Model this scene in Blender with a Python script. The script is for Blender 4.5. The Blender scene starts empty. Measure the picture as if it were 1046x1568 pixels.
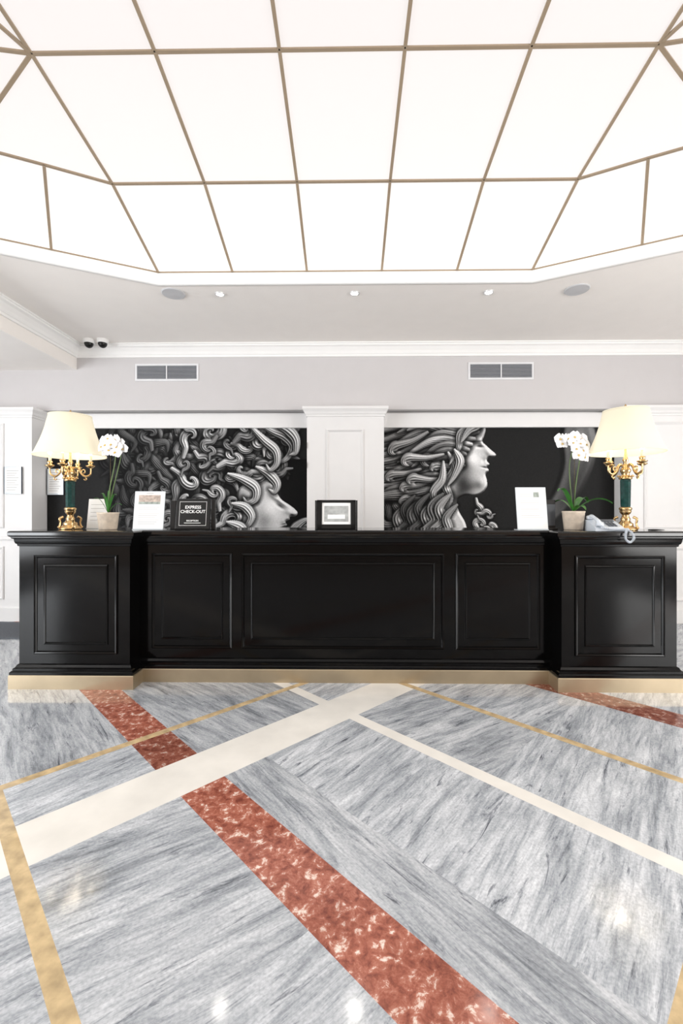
import bpy, bmesh, math, random
import numpy as np
from mathutils import Vector, Matrix
random.seed(7)
D2R = math.pi/180
COL = bpy.context.scene.collection

# ------------------------------------------------------------------ materials
def srgb(r, g, b):
    f = lambda c: (c/255/12.92) if c/255 <= 0.04045 else ((c/255+0.055)/1.055)**2.4
    return (f(r), f(g), f(b), 1)

def mat(name, col, rough=0.5, metal=0.0, spec=0.5, emis=None, estr=0.0, var=0.04, vscale=6.0, coat=0.0, trans=0.0, bump=0.0):
    m = bpy.data.materials.new(name); m.use_nodes = True
    nt = m.node_tree; b = nt.nodes['Principled BSDF']
    b.inputs['Roughness'].default_value = rough
    b.inputs['Metallic'].default_value = metal
    b.inputs['Specular IOR Level'].default_value = spec
    b.inputs['Coat Weight'].default_value = coat
    b.inputs['Transmission Weight'].default_value = trans
    tc = nt.nodes.new('ShaderNodeTexCoord')
    n = nt.nodes.new('ShaderNodeTexNoise'); n.inputs['Scale'].default_value = vscale; n.inputs['Detail'].default_value = 4
    nt.links.new(tc.outputs['Object'], n.inputs['Vector'])
    r = nt.nodes.new('ShaderNodeValToRGB')
    r.color_ramp.elements[0].position = 0.3; r.color_ramp.elements[1].position = 0.7
    r.color_ramp.elements[0].color = tuple(c*(1-var) for c in col[:3])+(1,)
    r.color_ramp.elements[1].color = tuple(min(1, c*(1+var)) for c in col[:3])+(1,)
    nt.links.new(n.outputs['Fac'], r.inputs['Fac'])
    nt.links.new(r.outputs['Color'], b.inputs['Base Color'])
    if emis:
        b.inputs['Emission Color'].default_value = emis
        b.inputs['Emission Strength'].default_value = estr
    return m

def ramp(nt, stops):
    r = nt.nodes.new('ShaderNodeValToRGB'); e = r.color_ramp.elements
    while len(e) < len(stops): e.new(0.5)
    for i, (p, c) in enumerate(stops):
        e[i].position = p; e[i].color = c
    return r

def marble_gray(name, ang, off, tone=1.0, dark=1.0):
    m = bpy.data.materials.new(name); m.use_nodes = True
    nt = m.node_tree; N = nt.nodes; L = nt.links; b = N['Principled BSDF']
    tc = N.new('ShaderNodeTexCoord')
    mp = N.new('ShaderNodeMapping'); mp.inputs['Rotation'].default_value = (0, 0, ang*D2R); mp.inputs['Location'].default_value = off
    L.new(tc.outputs['Object'], mp.inputs['Vector'])
    def noise(s, det, ro, dist):
        k = N.new('ShaderNodeMapping'); k.inputs['Scale'].default_value = s
        L.new(mp.outputs['Vector'], k.inputs['Vector'])
        n = N.new('ShaderNodeTexNoise'); n.inputs['Scale'].default_value = 1.0; n.inputs['Detail'].default_value = det
        n.inputs['Roughness'].default_value = ro; n.inputs['Distortion'].default_value = dist
        L.new(k.outputs['Vector'], n.inputs['Vector']); return n
    def mul(a, c, f):
        x = N.new('ShaderNodeMix'); x.data_type = 'RGBA'; x.blend_type = 'MULTIPLY'; x.inputs[0].default_value = f
        L.new(a, x.inputs[6]); L.new(c, x.inputs[7]); return x.outputs[2]
    t = tone
    n1 = noise((1.7, 10, 1), 10, 0.78, 0.5)
    r1 = ramp(nt, [(0.33, (0.24*t, 0.255*t, 0.275*t, 1)), (0.44, (0.42*t, 0.442*t, 0.467*t, 1)), (0.53, (0.60*t, 0.618*t, 0.64*t, 1)), (0.65, (0.80*t, 0.812*t, 0.828*t, 1))])
    L.new(n1.outputs['Fac'], r1.inputs['Fac'])
    n2 = noise((4.5, 46, 1), 8, 0.78, 0.4)
    r2 = ramp(nt, [(0.34, (0.46, 0.475, 0.50, 1)), (0.46, (0.87, 0.88, 0.89, 1)), (0.56, (1, 1, 1, 1))]); L.new(n2.outputs['Fac'], r2.inputs['Fac'])
    n4 = noise((3.4, 24, 1.0), 7, 0.72, 1.0)
    r4 = ramp(nt, [(0.30, (0.16, 0.165, 0.18, 1)), (0.365, (0.55, 0.56, 0.585, 1)), (0.42, (1, 1, 1, 1))]); L.new(n4.outputs['Fac'], r4.inputs['Fac'])
    n3 = N.new('ShaderNodeTexNoise'); n3.inputs['Scale'].default_value = 95; n3.inputs['Detail'].default_value = 3
    L.new(tc.outputs['Object'], n3.inputs['Vector'])
    r3 = ramp(nt, [(0.3, (0.70, 0.71, 0.725, 1)), (0.62, (1, 1, 1, 1))]); L.new(n3.outputs['Fac'], r3.inputs['Fac'])
    c = mul(r1.outputs['Color'], r2.outputs['Color'], .9); c = mul(c, r4.outputs['Color'], min(1, .9*dark)); c = mul(c, r3.outputs['Color'], .8)
    L.new(c, b.inputs['Base Color'])
    b.inputs['Roughness'].default_value = 0.09; b.inputs['Specular IOR Level'].default_value = 0.42
    return m

def marble_red(name, tone=1.0, off=(0, 0, 0)):
    m = bpy.data.materials.new(name); m.use_nodes = True
    nt = m.node_tree; N = nt.nodes; L = nt.links; b = N['Principled BSDF']
    tc = N.new('ShaderNodeTexCoord'); mp = N.new('ShaderNodeMapping'); mp.inputs['Location'].default_value = off
    L.new(tc.outputs['Object'], mp.inputs['Vector'])
    n1 = N.new('ShaderNodeTexNoise'); n1.inputs['Scale'].default_value = 24; n1.inputs['Detail'].default_value = 10; n1.inputs['Roughness'].default_value = 0.72; n1.inputs['Distortion'].default_value = 0.35
    L.new(mp.outputs['Vector'], n1.inputs['Vector'])
    r = ramp(nt, [(0.36, srgb(124*tone, 68*tone, 57*tone)), (0.48, srgb(164*tone, 98*tone, 80*tone)), (0.56, srgb(184*tone, 120*tone, 101*tone)), (0.59, srgb(218*tone, 186*tone, 171*tone)), (0.65, srgb(236*tone, 222*tone, 212*tone))])
    L.new(n1.outputs['Fac'], r.inputs['Fac'])
    n2 = N.new('ShaderNodeTexNoise'); n2.inputs['Scale'].default_value = 6; n2.inputs['Detail'].default_value = 6; n2.inputs['Roughness'].default_value = .65
    L.new(mp.outputs['Vector'], n2.inputs['Vector'])
    r2 = ramp(nt, [(0.38, (0.72, 0.66, 0.64, 1)), (0.6, (1, 1, 1, 1))]); L.new(n2.outputs['Fac'], r2.inputs['Fac'])
    mx = N.new('ShaderNodeMix'); mx.data_type = 'RGBA'; mx.blend_type = 'MULTIPLY'; mx.inputs[0].default_value = 0.7
    L.new(r.outputs['Color'], mx.inputs[6]); L.new(r2.outputs['Color'], mx.inputs[7])
    L.new(mx.outputs[2], b.inputs['Base Color'])
    b.inputs['Roughness'].default_value = 0.12; b.inputs['Specular IOR Level'].default_value = 0.38
    return m

M = {}
M['ceil'] = mat('ceiling_paint', srgb(246, 241, 236), 0.9, spec=0.2, var=0.01)
M['wall'] = mat('neutral_grey_wall_paint', srgb(204, 201, 201), 0.9, spec=0.2, var=0.01)
M['lobby'] = mat('lobby_rear_wall_taupe', srgb(140, 124, 112), 0.8, spec=0.2, var=0.05)
M['white'] = mat('white_lacquered_wood', srgb(232, 231, 230), 0.55, spec=0.3, var=0.01)
M['trim'] = mat('white_plaster_trim', srgb(246, 245, 243), 0.7, spec=0.2, var=0.01)
M['dark'] = mat('shadow_gap_dark', srgb(40, 38, 38), 0.8)
M['black'] = mat('black_lacquer', (0.0018, 0.0017, 0.0017, 1), 0.11, spec=0.2, var=0.1)
M['blacktop'] = mat('black_polished_top', (0.003, 0.003, 0.003, 1), 0.08, spec=0.45, var=0.1)
M['plinth'] = mat('brushed_brass_plinth', srgb(176, 160, 134), 0.30, metal=0.75, var=0.12, vscale=3)
M['rib'] = mat('bronze_glazing_bar', srgb(158, 140, 118), 0.5, metal=0.0, spec=.3)
M['gold'] = mat('polished_brass', srgb(204, 172, 124), 0.24, metal=1.0, var=0.08)
M['green'] = mat('dark_green_marble', srgb(24, 60, 57), 0.15, var=0.4, vscale=30)
M['bk'] = mat('black_plastic', (0.005, 0.005, 0.005, 1), 0.3, spec=.35)
M['paper'] = mat('white_paper', srgb(236, 236, 234), 0.7, var=0.01)
M['ink'] = mat('grey_ink', srgb(172, 170, 168), 0.8)
M['acry'] = mat('clear_acrylic', srgb(215, 222, 226), 0.1, spec=0.5)
M['gr1'] = mat('grille_frame_white', srgb(228, 228, 230), 0.5)
M['gr2'] = mat('grille_louvre_grey', srgb(150, 152, 156), 0.5)
M['gr3'] = mat('grille_interior_grey', srgb(60, 62, 66), 0.7)
M['pot'] = mat('glazed_beige_pot', srgb(205, 190, 172), 0.3, var=0.15, vscale=25)
M['soil'] = mat('moss_soil', srgb(90, 80, 55), 0.95, var=0.4, vscale=60)
M['leaf'] = mat('orchid_leaf_green', srgb(56, 112, 44), 0.35, var=0.25, vscale=12)
M['stem'] = mat('orchid_stem_green', srgb(84, 108, 58), 0.5, var=0.2)
M['petal'] = mat('white_orchid_petal', srgb(250, 250, 250), 0.55, var=0.01)
M['lip'] = mat('orchid_lip_yellow', srgb(214, 180, 90), 0.5, var=0.15)
M['phone'] = mat('light_grey_plastic', srgb(205, 212, 220), 0.35)
M['phoned'] = mat('dark_grey_plastic', srgb(70, 76, 84), 0.4)
M['rug'] = mat('charcoal_rug', srgb(88, 92, 98), 0.95, var=0.2, vscale=80)
M['bulb'] = mat('warm_bulb', (1, 0.9, 0.7, 1), 0.4, emis=(1, 0.88, 0.68, 1), estr=16)
M['spot'] = mat('downlight_led', (1, 1, 1, 1), 0.4, emis=(1, 0.96, 0.9, 1), estr=10)
M['chrome'] = mat('satin_nickel', srgb(225, 225, 225), 0.3, metal=0.6)
M['spk'] = mat('speaker_grille_grey', srgb(198, 198, 200), 0.7)
M['candle'] = mat('ivory_candle_sleeve', srgb(240, 228, 200), 0.5)
M['cream'] = mat('cream_marble_inlay', srgb(231, 227, 219), 0.09, spec=0.42, var=0.07, vscale=5)
M['ochre'] = mat('giallo_marble_inlay', srgb(194, 170, 130), 0.11, spec=0.4, var=0.26, vscale=18)

def shade_mat():
    m = bpy.data.materials.new('cream_silk_lampshade'); m.use_nodes = True
    nt = m.node_tree; N = nt.nodes; L = nt.links; b = N['Principled BSDF']
    b.inputs['Base Color'].default_value = srgb(190, 182, 160); b.inputs['Roughness'].default_value = 0.9
    b.inputs['Specular IOR Level'].default_value = .1
    tc = N.new('ShaderNodeTexCoord'); s = N.new('ShaderNodeSeparateXYZ'); L.new(tc.outputs['Object'], s.inputs[0])
    mr = N.new('ShaderNodeMapRange'); mr.inputs['From Min'].default_value = 0.59; mr.inputs['From Max'].default_value = 0.93
    L.new(s.outputs['Z'], mr.inputs['Value'])
    r = ramp(nt, [(0.0, (0.94, 0.84, 0.64, 1)), (0.3, (0.88, 0.80, 0.63, 1)), (1.0, (0.62, 0.57, 0.45, 1))])
    L.new(mr.outputs['Result'], r.inputs['Fac']); L.new(r.outputs['Color'], b.inputs['Emission Color'])
    b.inputs['Emission Strength'].default_value = 0.52
    return m
M['shade'] = shade_mat()

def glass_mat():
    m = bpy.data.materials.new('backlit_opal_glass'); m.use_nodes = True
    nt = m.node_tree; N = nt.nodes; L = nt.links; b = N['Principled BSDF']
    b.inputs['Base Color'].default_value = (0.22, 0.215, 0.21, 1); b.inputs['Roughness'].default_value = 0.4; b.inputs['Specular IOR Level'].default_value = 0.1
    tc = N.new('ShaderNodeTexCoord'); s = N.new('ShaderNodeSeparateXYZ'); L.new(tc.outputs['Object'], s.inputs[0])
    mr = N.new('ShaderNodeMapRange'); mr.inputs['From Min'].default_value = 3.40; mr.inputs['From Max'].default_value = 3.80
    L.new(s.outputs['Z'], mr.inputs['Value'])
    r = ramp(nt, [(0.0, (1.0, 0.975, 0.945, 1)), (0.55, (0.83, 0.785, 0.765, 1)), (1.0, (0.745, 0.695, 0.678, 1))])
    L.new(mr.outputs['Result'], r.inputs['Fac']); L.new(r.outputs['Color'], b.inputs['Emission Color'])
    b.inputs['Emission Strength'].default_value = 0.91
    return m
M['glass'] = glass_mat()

# ------------------------------------------------------------------ builder
class B:
    def __init__(s, name):
        s.name = name; s.v = []; s.f = []; s.mi = []; s.sm = []; s.mats = []
    def mid(s, m):
        if m not in s.mats: s.mats.append(m)
        return s.mats.index(m)
    def add(s, vs, fs, m, smooth=False):
        o = len(s.v); s.v += [tuple(v) for v in vs]; k = s.mid(m)
        for f in fs:
            s.f.append(tuple(i+o for i in f)); s.mi.append(k); s.sm.append(smooth)
        return s
    def box(s, x0, x1, y0, y1, z0, z1, m, bev=0.0, T=None):
        bm = bmesh.new(); bmesh.ops.create_cube(bm, size=1)
        for v in bm.verts:
            v.co = Vector(((x0+x1)/2+v.co.x*(x1-x0), (y0+y1)/2+v.co.y*(y1-y0), (z0+z1)/2+v.co.z*(z1-z0)))
        if bev: bmesh.ops.bevel(bm, geom=bm.edges[:], offset=bev, segments=2, affect='EDGES', profile=0.5)
        if T is not None: bm.transform(T)
        bm.verts.index_update()
        s.add([v.co.copy() for v in bm.verts], [[v.index for v in f.verts] for f in bm.faces], m); bm.free(); return s
    def lathe(s, prof, m, c=(0, 0, 0), seg=32, smooth=True, T=None, caps=True):
        vs = []; fs = []
        for r, z in prof:
            for i in range(seg):
                a = 2*math.pi*i/seg; p = Vector((r*math.cos(a), r*math.sin(a), z))
                if T is not None: p = T @ p
                vs.append(p+Vector(c))
        n = len(prof)
        for j in range(n-1):
            for i in range(seg):
                k = (i+1) % seg; fs.append((j*seg+i, j*seg+k, (j+1)*seg+k, (j+1)*seg+i))
        if caps:
            fs.append(tuple(range(seg))[::-1]); fs.append(tuple((n-1)*seg+i for i in range(seg)))
        return s.add(vs, fs, m, smooth)
    def tube(s, pts, r, m, seg=8, sub=6):
        P = catmull([Vector(p) for p in pts], sub) if sub else [Vector(p) for p in pts]
        n = len(P); R = [r]*n if not isinstance(r, (list, tuple)) else [np.interp(i/(n-1), np.linspace(0, 1, len(r)), r) for i in range(n)]
        t0 = (P[1]-P[0]).normalized(); up = Vector((0, 0, 1)) if abs(t0.z) < 0.9 else Vector((1, 0, 0))
        nrm = (up-t0*up.dot(t0)).normalized(); vs = []; fs = []
        for i in range(n):
            t = (P[min(i+1, n-1)]-P[max(i-1, 0)]).normalized()
            nrm = (nrm-t*nrm.dot(t)).normalized(); bi = t.cross(nrm)
            for k in range(seg):
                a = 2*math.pi*k/seg; vs.append(P[i]+(nrm*math.cos(a)+bi*math.sin(a))*float(R[i]))
        for i in range(n-1):
            for k in range(seg):
                l = (k+1) % seg; fs.append((i*seg+k, i*seg+l, (i+1)*seg+l, (i+1)*seg+k))
        fs.append(tuple(range(seg))[::-1]); fs.append(tuple((n-1)*seg+i for i in range(seg)))
        return s.add(vs, fs, m, True)
    def ring(s, x0, x1, z0, z1, y, prof, m, cap=False):
        vs = []; fs = []
        for ins, pr in prof:
            vs += [(x0+ins, y-pr, z0+ins), (x1-ins, y-pr, z0+ins), (x1-ins, y-pr, z1-ins), (x0+ins, y-pr, z1-ins)]
        for j in range(len(prof)-1):
            for i in range(4):
                k = (i+1) % 4; fs.append((j*4+i, j*4+k, (j+1)*4+k, (j+1)*4+i))
        if cap:
            j = len(prof)-1; fs.append((j*4, j*4+1, j*4+2, j*4+3))
        return s.add(vs, fs, m)
    def sweep(s, path, prof, m, closed=True, captop=False, capbot=False):
        n = len(path); P = [Vector((p[0], p[1])) for p in path]; off = []
        for i in range(n):
            def nr(a, b):
                d = (b-a).normalized(); return Vector((d.y, -d.x))
            if closed or 0 < i < n-1:
                n1 = nr(P[i-1], P[i]); n2 = nr(P[i], P[(i+1) % n]); k = (n1+n2)/(1+n1.dot(n2))
            elif i == 0: k = nr(P[0], P[1])
            else: k = nr(P[-2], P[-1])
            off.append(k)
        vs = []; fs = []
        for o, z in prof:
            for i in range(n):
                q = P[i]+off[i]*o; vs.append((q.x, q.y, z))
        for j in range(len(prof)-1):
            for i in range(n if closed else n-1):
                k = (i+1) % n; fs.append((j*n+i, j*n+k, (j+1)*n+k, (j+1)*n+i))
        if captop: fs.append(tuple((len(prof)-1)*n+i for i in range(n)))
        if capbot: fs.append(tuple(range(n))[::-1])
        return s.add(vs, fs, m)
    def done(s, parent=None, loc=(0, 0, 0), rot=(0, 0, 0)):
        me = bpy.data.meshes.new(s.name); me.from_pydata(s.v, [], s.f)
        for m in s.mats: me.materials.append(m)
        me.polygons.foreach_set('material_index', s.mi); me.polygons.foreach_set('use_smooth', s.sm); me.update()
        o = bpy.data.objects.new(s.name, me); COL.objects.link(o); o.location = loc; o.rotation_euler = rot
        if parent: o.parent = parent
        return o

def catmull(P, sub=6, closed=False):
    out = []; n = len(P)
    if n < 3 and not closed:
        return [P[0].lerp(P[-1], i/sub) for i in range(sub+1)]
    rng = n if closed else n-1
    for i in range(rng):
        if closed: a, b, c, d = P[(i-1) % n], P[i], P[(i+1) % n], P[(i+2) % n]
        else: a, b, c, d = P[max(i-1, 0)], P[i], P[i+1], P[min(i+2, n-1)]
        for k in range(sub):
            t = k/sub
            out.append(0.5*((2*b)+(c-a)*t+(2*a-5*b+4*c-d)*t*t+(3*b-a-3*c+d)*t**3))
    if not closed: out.append(P[-1])
    return out

def empty(name, loc=(0, 0, 0)):
    e = bpy.data.objects.new(name, None); COL.objects.link(e); e.location = loc; e.empty_display_size = 0.1; return e

def text(name, body, size, loc, rot, m, parent=None, align='CENTER'):
    c = bpy.data.curves.new(name, 'FONT'); c.body = body; c.size = size; c.align_x = align; c.align_y = 'CENTER'; c.extrude = 0.0003; c.offset = size*.015
    c.materials.append(m); o = bpy.data.objects.new(name, c); COL.objects.link(o); o.location = loc; o.rotation_euler = rot
    if parent: o.parent = parent
    return o

# ------------------------------------------------------------------ floor
XL, XR, YB, YF = -6.5, 6.0, -4.0, 5.6
grays = [marble_gray('grey_marble_slab_a', -45+6, (0, 0, 0)), marble_gray('grey_marble_slab_b', -45-7, (3.3, 1.7, 0), 1.05, 1.1), marble_gray('grey_marble_slab_c', -45+12, (7.1, 4.2, 0), 0.93)]
grayq = [marble_gray('grey_marble_border_a', -135+5, (1.3, 2.7, 0), 0.90), marble_gray('grey_marble_border_b', -135-6, (5.3, 8.7, 0), 0.84)]
red1 = marble_red('rosso_marble'); red2 = marble_red('rosso_marble_dark', 0.84, (3, 4, 0))
pb = sorted([-8, -5.5, -3.2, -2.1, -1.2, -0.55, 0.255, 0.31, 0.88, 1.10, 1.35, 1.965, 2.045, 2.63, 2.68, 3.3, 3.52, 4.3, 5.4, 7, 9, 11])
qb = sorted([-8, -6, -4.2, -2.6, -1.4, -0.7, 0.17, 0.23, 1.05, 1.95, 2.235, 2.57, 2.62, 3.15, 3.9, 5, 6.5, 8, 11])
def cell(p, q):
    inr = lambda v, a, b: a < v < b
    if inr(p, .255, .31) and inr(q, .17, 2.62): return M['ochre']
    if inr(p, 2.63, 2.68) and inr(q, .17, 2.62): return M['ochre']
    if inr(q, 2.57, 2.62) and inr(p, .255, 2.68): return M['ochre']
    if inr(q, .17, .23) and inr(p, .255, 2.68): return M['ochre']
    if inr(q, 1.95, 2.235): return M['cream']
    if inr(p, 1.965, 2.045): return M['cream']
    if inr(p, .88, 1.10): return red2 if inr(q, 2.235, 2.57) else red1
    if inr(p, 3.3, 3.52): return red2
    if inr(p, 1.10, 1.35) and inr(q, .23, 1.95): return grayq[0]
    if inr(p, 1.10, 1.965) and q > 2.235: return grayq[1]
    if q > 2.62 and p > .31 and p < .88: return grayq[0]
    h = int(abs(math.sin(p*12.9898+q*78.233))*43758) % 3
    return grays[h]
fb = bmesh.new(); fm = []
s2 = math.sqrt(2)
vv = {}
for i, p in enumerate(pb):
    for j, q in enumerate(qb):
        vv[i, j] = fb.verts.new(((p-q)/s2, (p+q)/s2, 0))
for i in range(len(pb)-1):
    for j in range(len(qb)-1):
        f = fb.faces.new([vv[i, j], vv[i+1, j], vv[i+1, j+1], vv[i, j+1]])
        mm = cell((pb[i]+pb[i+1])/2, (qb[j]+qb[j+1])/2)
        if mm not in fm: fm.append(mm)
        f.material_index = fm.index(mm)
for co, no in (((XL, 0, 0), (-1, 0, 0)), ((XR, 0, 0), (1, 0, 0)), ((0, YB, 0), (0, -1, 0)), ((0, YF, 0), (0, 1, 0))):
    bmesh.ops.bisect_plane(fb, geom=fb.verts[:]+fb.edges[:]+fb.faces[:], plane_co=co, plane_no=no, clear_outer=True)
me = bpy.data.meshes.new('floor'); fb.to_mesh(me); fb.free()
for m_ in fm: me.materials.append(m_)
COL.objects.link(bpy.data.objects.new('floor', me))

# ------------------------------------------------------------------ laylight dome
XC, YC = -0.03, 1.21
def mir(p): return (p[0], 2*YC-p[1], p[2])
rows = [(3.9, 3.404, 1.64), (3.15, 3.636, 1.65), (2.37, 3.763, 1.675), (1.6, 3.80, 1.68), (0.82, 3.80, 1.68), (0.05, 3.763, 1.675), (-0.73, 3.636, 1.65), (-1.48, 3.404, 1.64)]
gv = []; gf = []; key = {}
def V(p):
    k = tuple(round(c, 4) for c in p)
    if k not in key: key[k] = len(gv); gv.append(k)
    return key[k]
for r in range(7):
    for c in range(5):
        def g(rr, cc): y, z, hw = rows[rr]; return V((XC-hw+2*hw*cc/5, y, z))
        gf.append((g(r, c), g(r+1, c), g(r+1, c+1), g(r, c+1)))
Zr, Z1, Z2 = 3.404, 3.636, 3.763
for sx in (-1, 1):
    def S(x, y, z): return (XC+sx*x, y, z)
    A = S(1.64, 3.9, Zr); Bp = S(1.65, 3.15, Z1); C = S(1.675, 2.37, Z2); E3 = S(1.68, 1.6, 3.80); E4 = S(1.68, 0.82, 3.80)
    M0 = S(2.36, 3.55, Zr); M1 = S(2.02, 2.97, Z1); R = S(2.80, 3.335, Zr); Q = S(2.39, 2.80, Z1)
    R2 = S(3.06, 2.7, Zr); Q2 = S(2.57, 2.1, Z1); C2 = S(1.92, 1.83, Z2)
    quads = [(A, M0, M1, Bp), (M0, R, Q, M1), (R, R2, Q2, Q), (Bp, M1, Q, C), (C, Q, Q2), (C, Q2, C2), (C, C2, E3)]
    for q in quads:
        gf.append(tuple(V(p) for p in q)); gf.append(tuple(V(mir(p)) for p in q)[::-1])
    gf.append(tuple(V(p) for p in (R2, mir(R2), mir(Q2), Q2)))
    gf.append(tuple(V(p) for p in (Q2, mir(Q2), mir(C2), C2)))
    gf.append(tuple(V(p) for p in (C2, mir(C2), E4, E3)))
lay = empty('glazed_laylight')
gb = B('opal_glass'); gb.add(gv, gf, M['glass']); gb.done(lay)
rb = B('glazing_bars'); edges = set()
for f in gf:
    for i in range(len(f)):
        a, b_ = f[i], f[(i+1) % len(f)]
        if a != b_: edges.add((min(a, b_), max(a, b_)))
for a, b_ in edges:
    p, q = Vector(gv[a]), Vector(gv[b_]); d = q-p; L_ = d.length; d.normalize()
    side = d.cross(Vector((0, 0, 1))).normalized(); up = side.cross(d)
    w, h = 0.0098, 0.009; vs = []
    for e, pt in ((-1, p), (1, q)):
        for sa, ua in ((-1, -1), (1, -1), (1, .3), (-1, .3)):
            vs.append(pt+side*w*sa+up*h*ua+d*e*0.004)
    rb.add(vs, [(0, 1, 2, 3), (4, 7, 6, 5), (0, 4, 5, 1), (1, 5, 6, 2), (2, 6, 7, 3), (3, 7, 4, 0)], M['rib'])
rb.done(lay)
half = [(1.64, 3.9), (2.80, 3.335), (3.06, 2.7), (3.06, 2*YC-2.7), (2.80, 2*YC-3.335), (1.64, 2*YC-3.9)]
rim = [(XC-x, y) for x, y in half] + [(XC+x, y) for x, y in half[::-1]]
ar = sum(rim[i][0]*rim[(i+1) % 12][1]-rim[(i+1) % 12][0]*rim[i][1] for i in range(12))
if ar < 0: rim = rim[::-1]
tr = B('trim_laylight')
tr.sweep(rim, [(-.012, 3.28), (-.012, 3.276), (-.03, 3.272), (-.045, 3.274), (-.05, 3.28), (-.05, 3.30), (-.03, 3.335), (-.015, 3.36), (-.012, 3.39), (.01, 3.41)], M['trim'])
tr.done()
cb = bmesh.new()
def loop(pts, z):
    vs = [cb.verts.new((x, y, z)) for x, y in pts]
    return [cb.edges.new((vs[i], vs[(i+1) % len(vs)])) for i in range(len(vs))]
el = loop([(-3.26, YB), (XR, YB), (XR, YF), (-3.26, YF)], 3.28)+loop(rim, 3.28)
bmesh.ops.triangle_fill(cb, use_beauty=True, edges=el, normal=(0, 0, -1))
me = bpy.data.meshes.new('ceiling'); cb.to_mesh(me); cb.free(); me.materials.append(M['ceil'])
COL.objects.link(bpy.data.objects.new('ceiling', me))
b = B('ceiling_soffit'); b.box(XL, -3.26, YB, YF, 3.0, 3.45, M['ceil']); b.done()
b = B('roof_slab'); b.box(XL, XR, YB, YF, 3.95, 4.05, M['ceil']); b.done()

# ------------------------------------------------------------------ walls
b = B('wall_north'); b.box(XL, XR, 5.30, YF, 2.51, 3.95, M['wall']); b.box(XL, XR, 5.46, YF, 0, 2.51, M['white']); b.done()
b = B('wall_south'); b.box(XL, XR, YB-.15, YB, 0, 3.95, M['lobby']); b.done()
WINS = [(-3.5, -1.2), (-0.6, 1.7)]  # unseen openings, added to bring fill light in from both sides
def side_wall(name, x0, x1, wins, inner, sgn):
    b = B(name); ys = [YB]
    for a, c in wins: ys += [a, c]
    ys.append(YF)
    for i in range(0, len(ys), 2): b.box(x0, x1, ys[i], ys[i+1], 0, 3.95, M['wall'])
    for a, c in wins:
        b.box(x0, x1, a, c, 0, .35, M['wall']); b.box(x0, x1, a, c, 2.75, 3.95, M['wall'])
    b.done()
    for n, (a, c) in enumerate(wins):
        w = B('window_%d' % (n+1 if sgn < 0 else n+3)); t = .06
        w.box(x0+.03, x1-.03, a, a+t, .35, 2.75, M['white'], .004); w.box(x0+.03, x1-.03, c-t, c, .35, 2.75, M['white'], .004)
        w.box(x0+.03, x1-.03, a+t, c-t, .35, .35+t, M['white'], .004); w.box(x0+.03, x1-.03, a+t, c-t, 2.75-t, 2.75, M['white'], .004)
        mid = (a+c)/2; w.box(x0+.05, x1-.05, mid-.025, mid+.025, .41, 2.69, M['white'], .004); w.box(x0+.05, x1-.05, a+t, c-t, 1.9, 1.94, M['white'], .004)
        w.done()
side_wall('wall_left', XL-.15, XL, WINS, XL, -1)
side_wall('wall_right', XR, XR+.15, WINS, XR, 1)

b = B('trim_cornice')
cp = [(0, 3.14), (.018, 3.14), (.02, 3.165), (.03, 3.17), (.045, 3.20), (.075, 3.235), (.10, 3.248), (.10, 3.262), (.115, 3.268), (.115, 3.28)]
b.sweep([(-3.26, YB), (-3.26, 5.30), (XR, 5.30)], cp, M['trim'], closed=False); b.done()

panel_prof = [(0, 0.0), (0, 0.012), (.012, .018), (.022, .010), (.03, .004), (.034, -.0)]
def crown(b, x0, x1, yf, yb, z):
    poly = [(x0, yf), (x1, yf), (x1, yb), (x0, yb)]
    b.sweep(poly, [(0, z-.115), (.010, z-.112), (.012, z-.09), (.02, z-.085), (.028, z-.06), (.045, z-.035), (.05, z-.03), (.05, z-.005), (.047, z)], M['white'], captop=True)
def panelling(name, x0, x1, splits):
    b = B(name); yf = 5.18
    b.box(x0, x1, yf, 5.455, 0, 2.42, M['white'])
    crown(b, x0, x1, yf, 5.455, 2.515)
    if name != 'wall_pilaster':
        b.box(x0, x1, yf-.018, yf, 0, .16, M['white'], .004); b.box(x0, x1, yf-.025, yf, .96, 1.0, M['white'], .006)
    for a, c in splits:
        if name == 'wall_pilaster':
            b.ring(a, c, .3, 2.255, yf, panel_prof, M['white'])
        else:
            b.ring(a, c, 1.10, 2.33, yf, panel_prof, M['white']); b.ring(a, c, .26, .88, yf, panel_prof, M['white'])
    return b
p = panelling('wall_panelling', XL+.01, -3.72, [(-6.3, -5.2), (-5.05, -4.05)]); p.done()
p = panelling('wall_panelling', 3.24, XR-.01, [(3.42, 4.4), (4.6, 5.7)]); p.done()
p = panelling('wall_pilaster', -.476, .422, [(-.25, .185)])
for z in (2.03, 1.80): p.box(-.482, -.474, 5.165, 5.20, z, z+.07, M['bk'])
p.done()
for x0, x1 in ((-3.72, -.476), (.422, 3.24)):
    b = B('trim_mural_header'); b.box(x0, x1, 5.40, 5.455, 2.315, 2.488, M['white'], .003); b.done()

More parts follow.
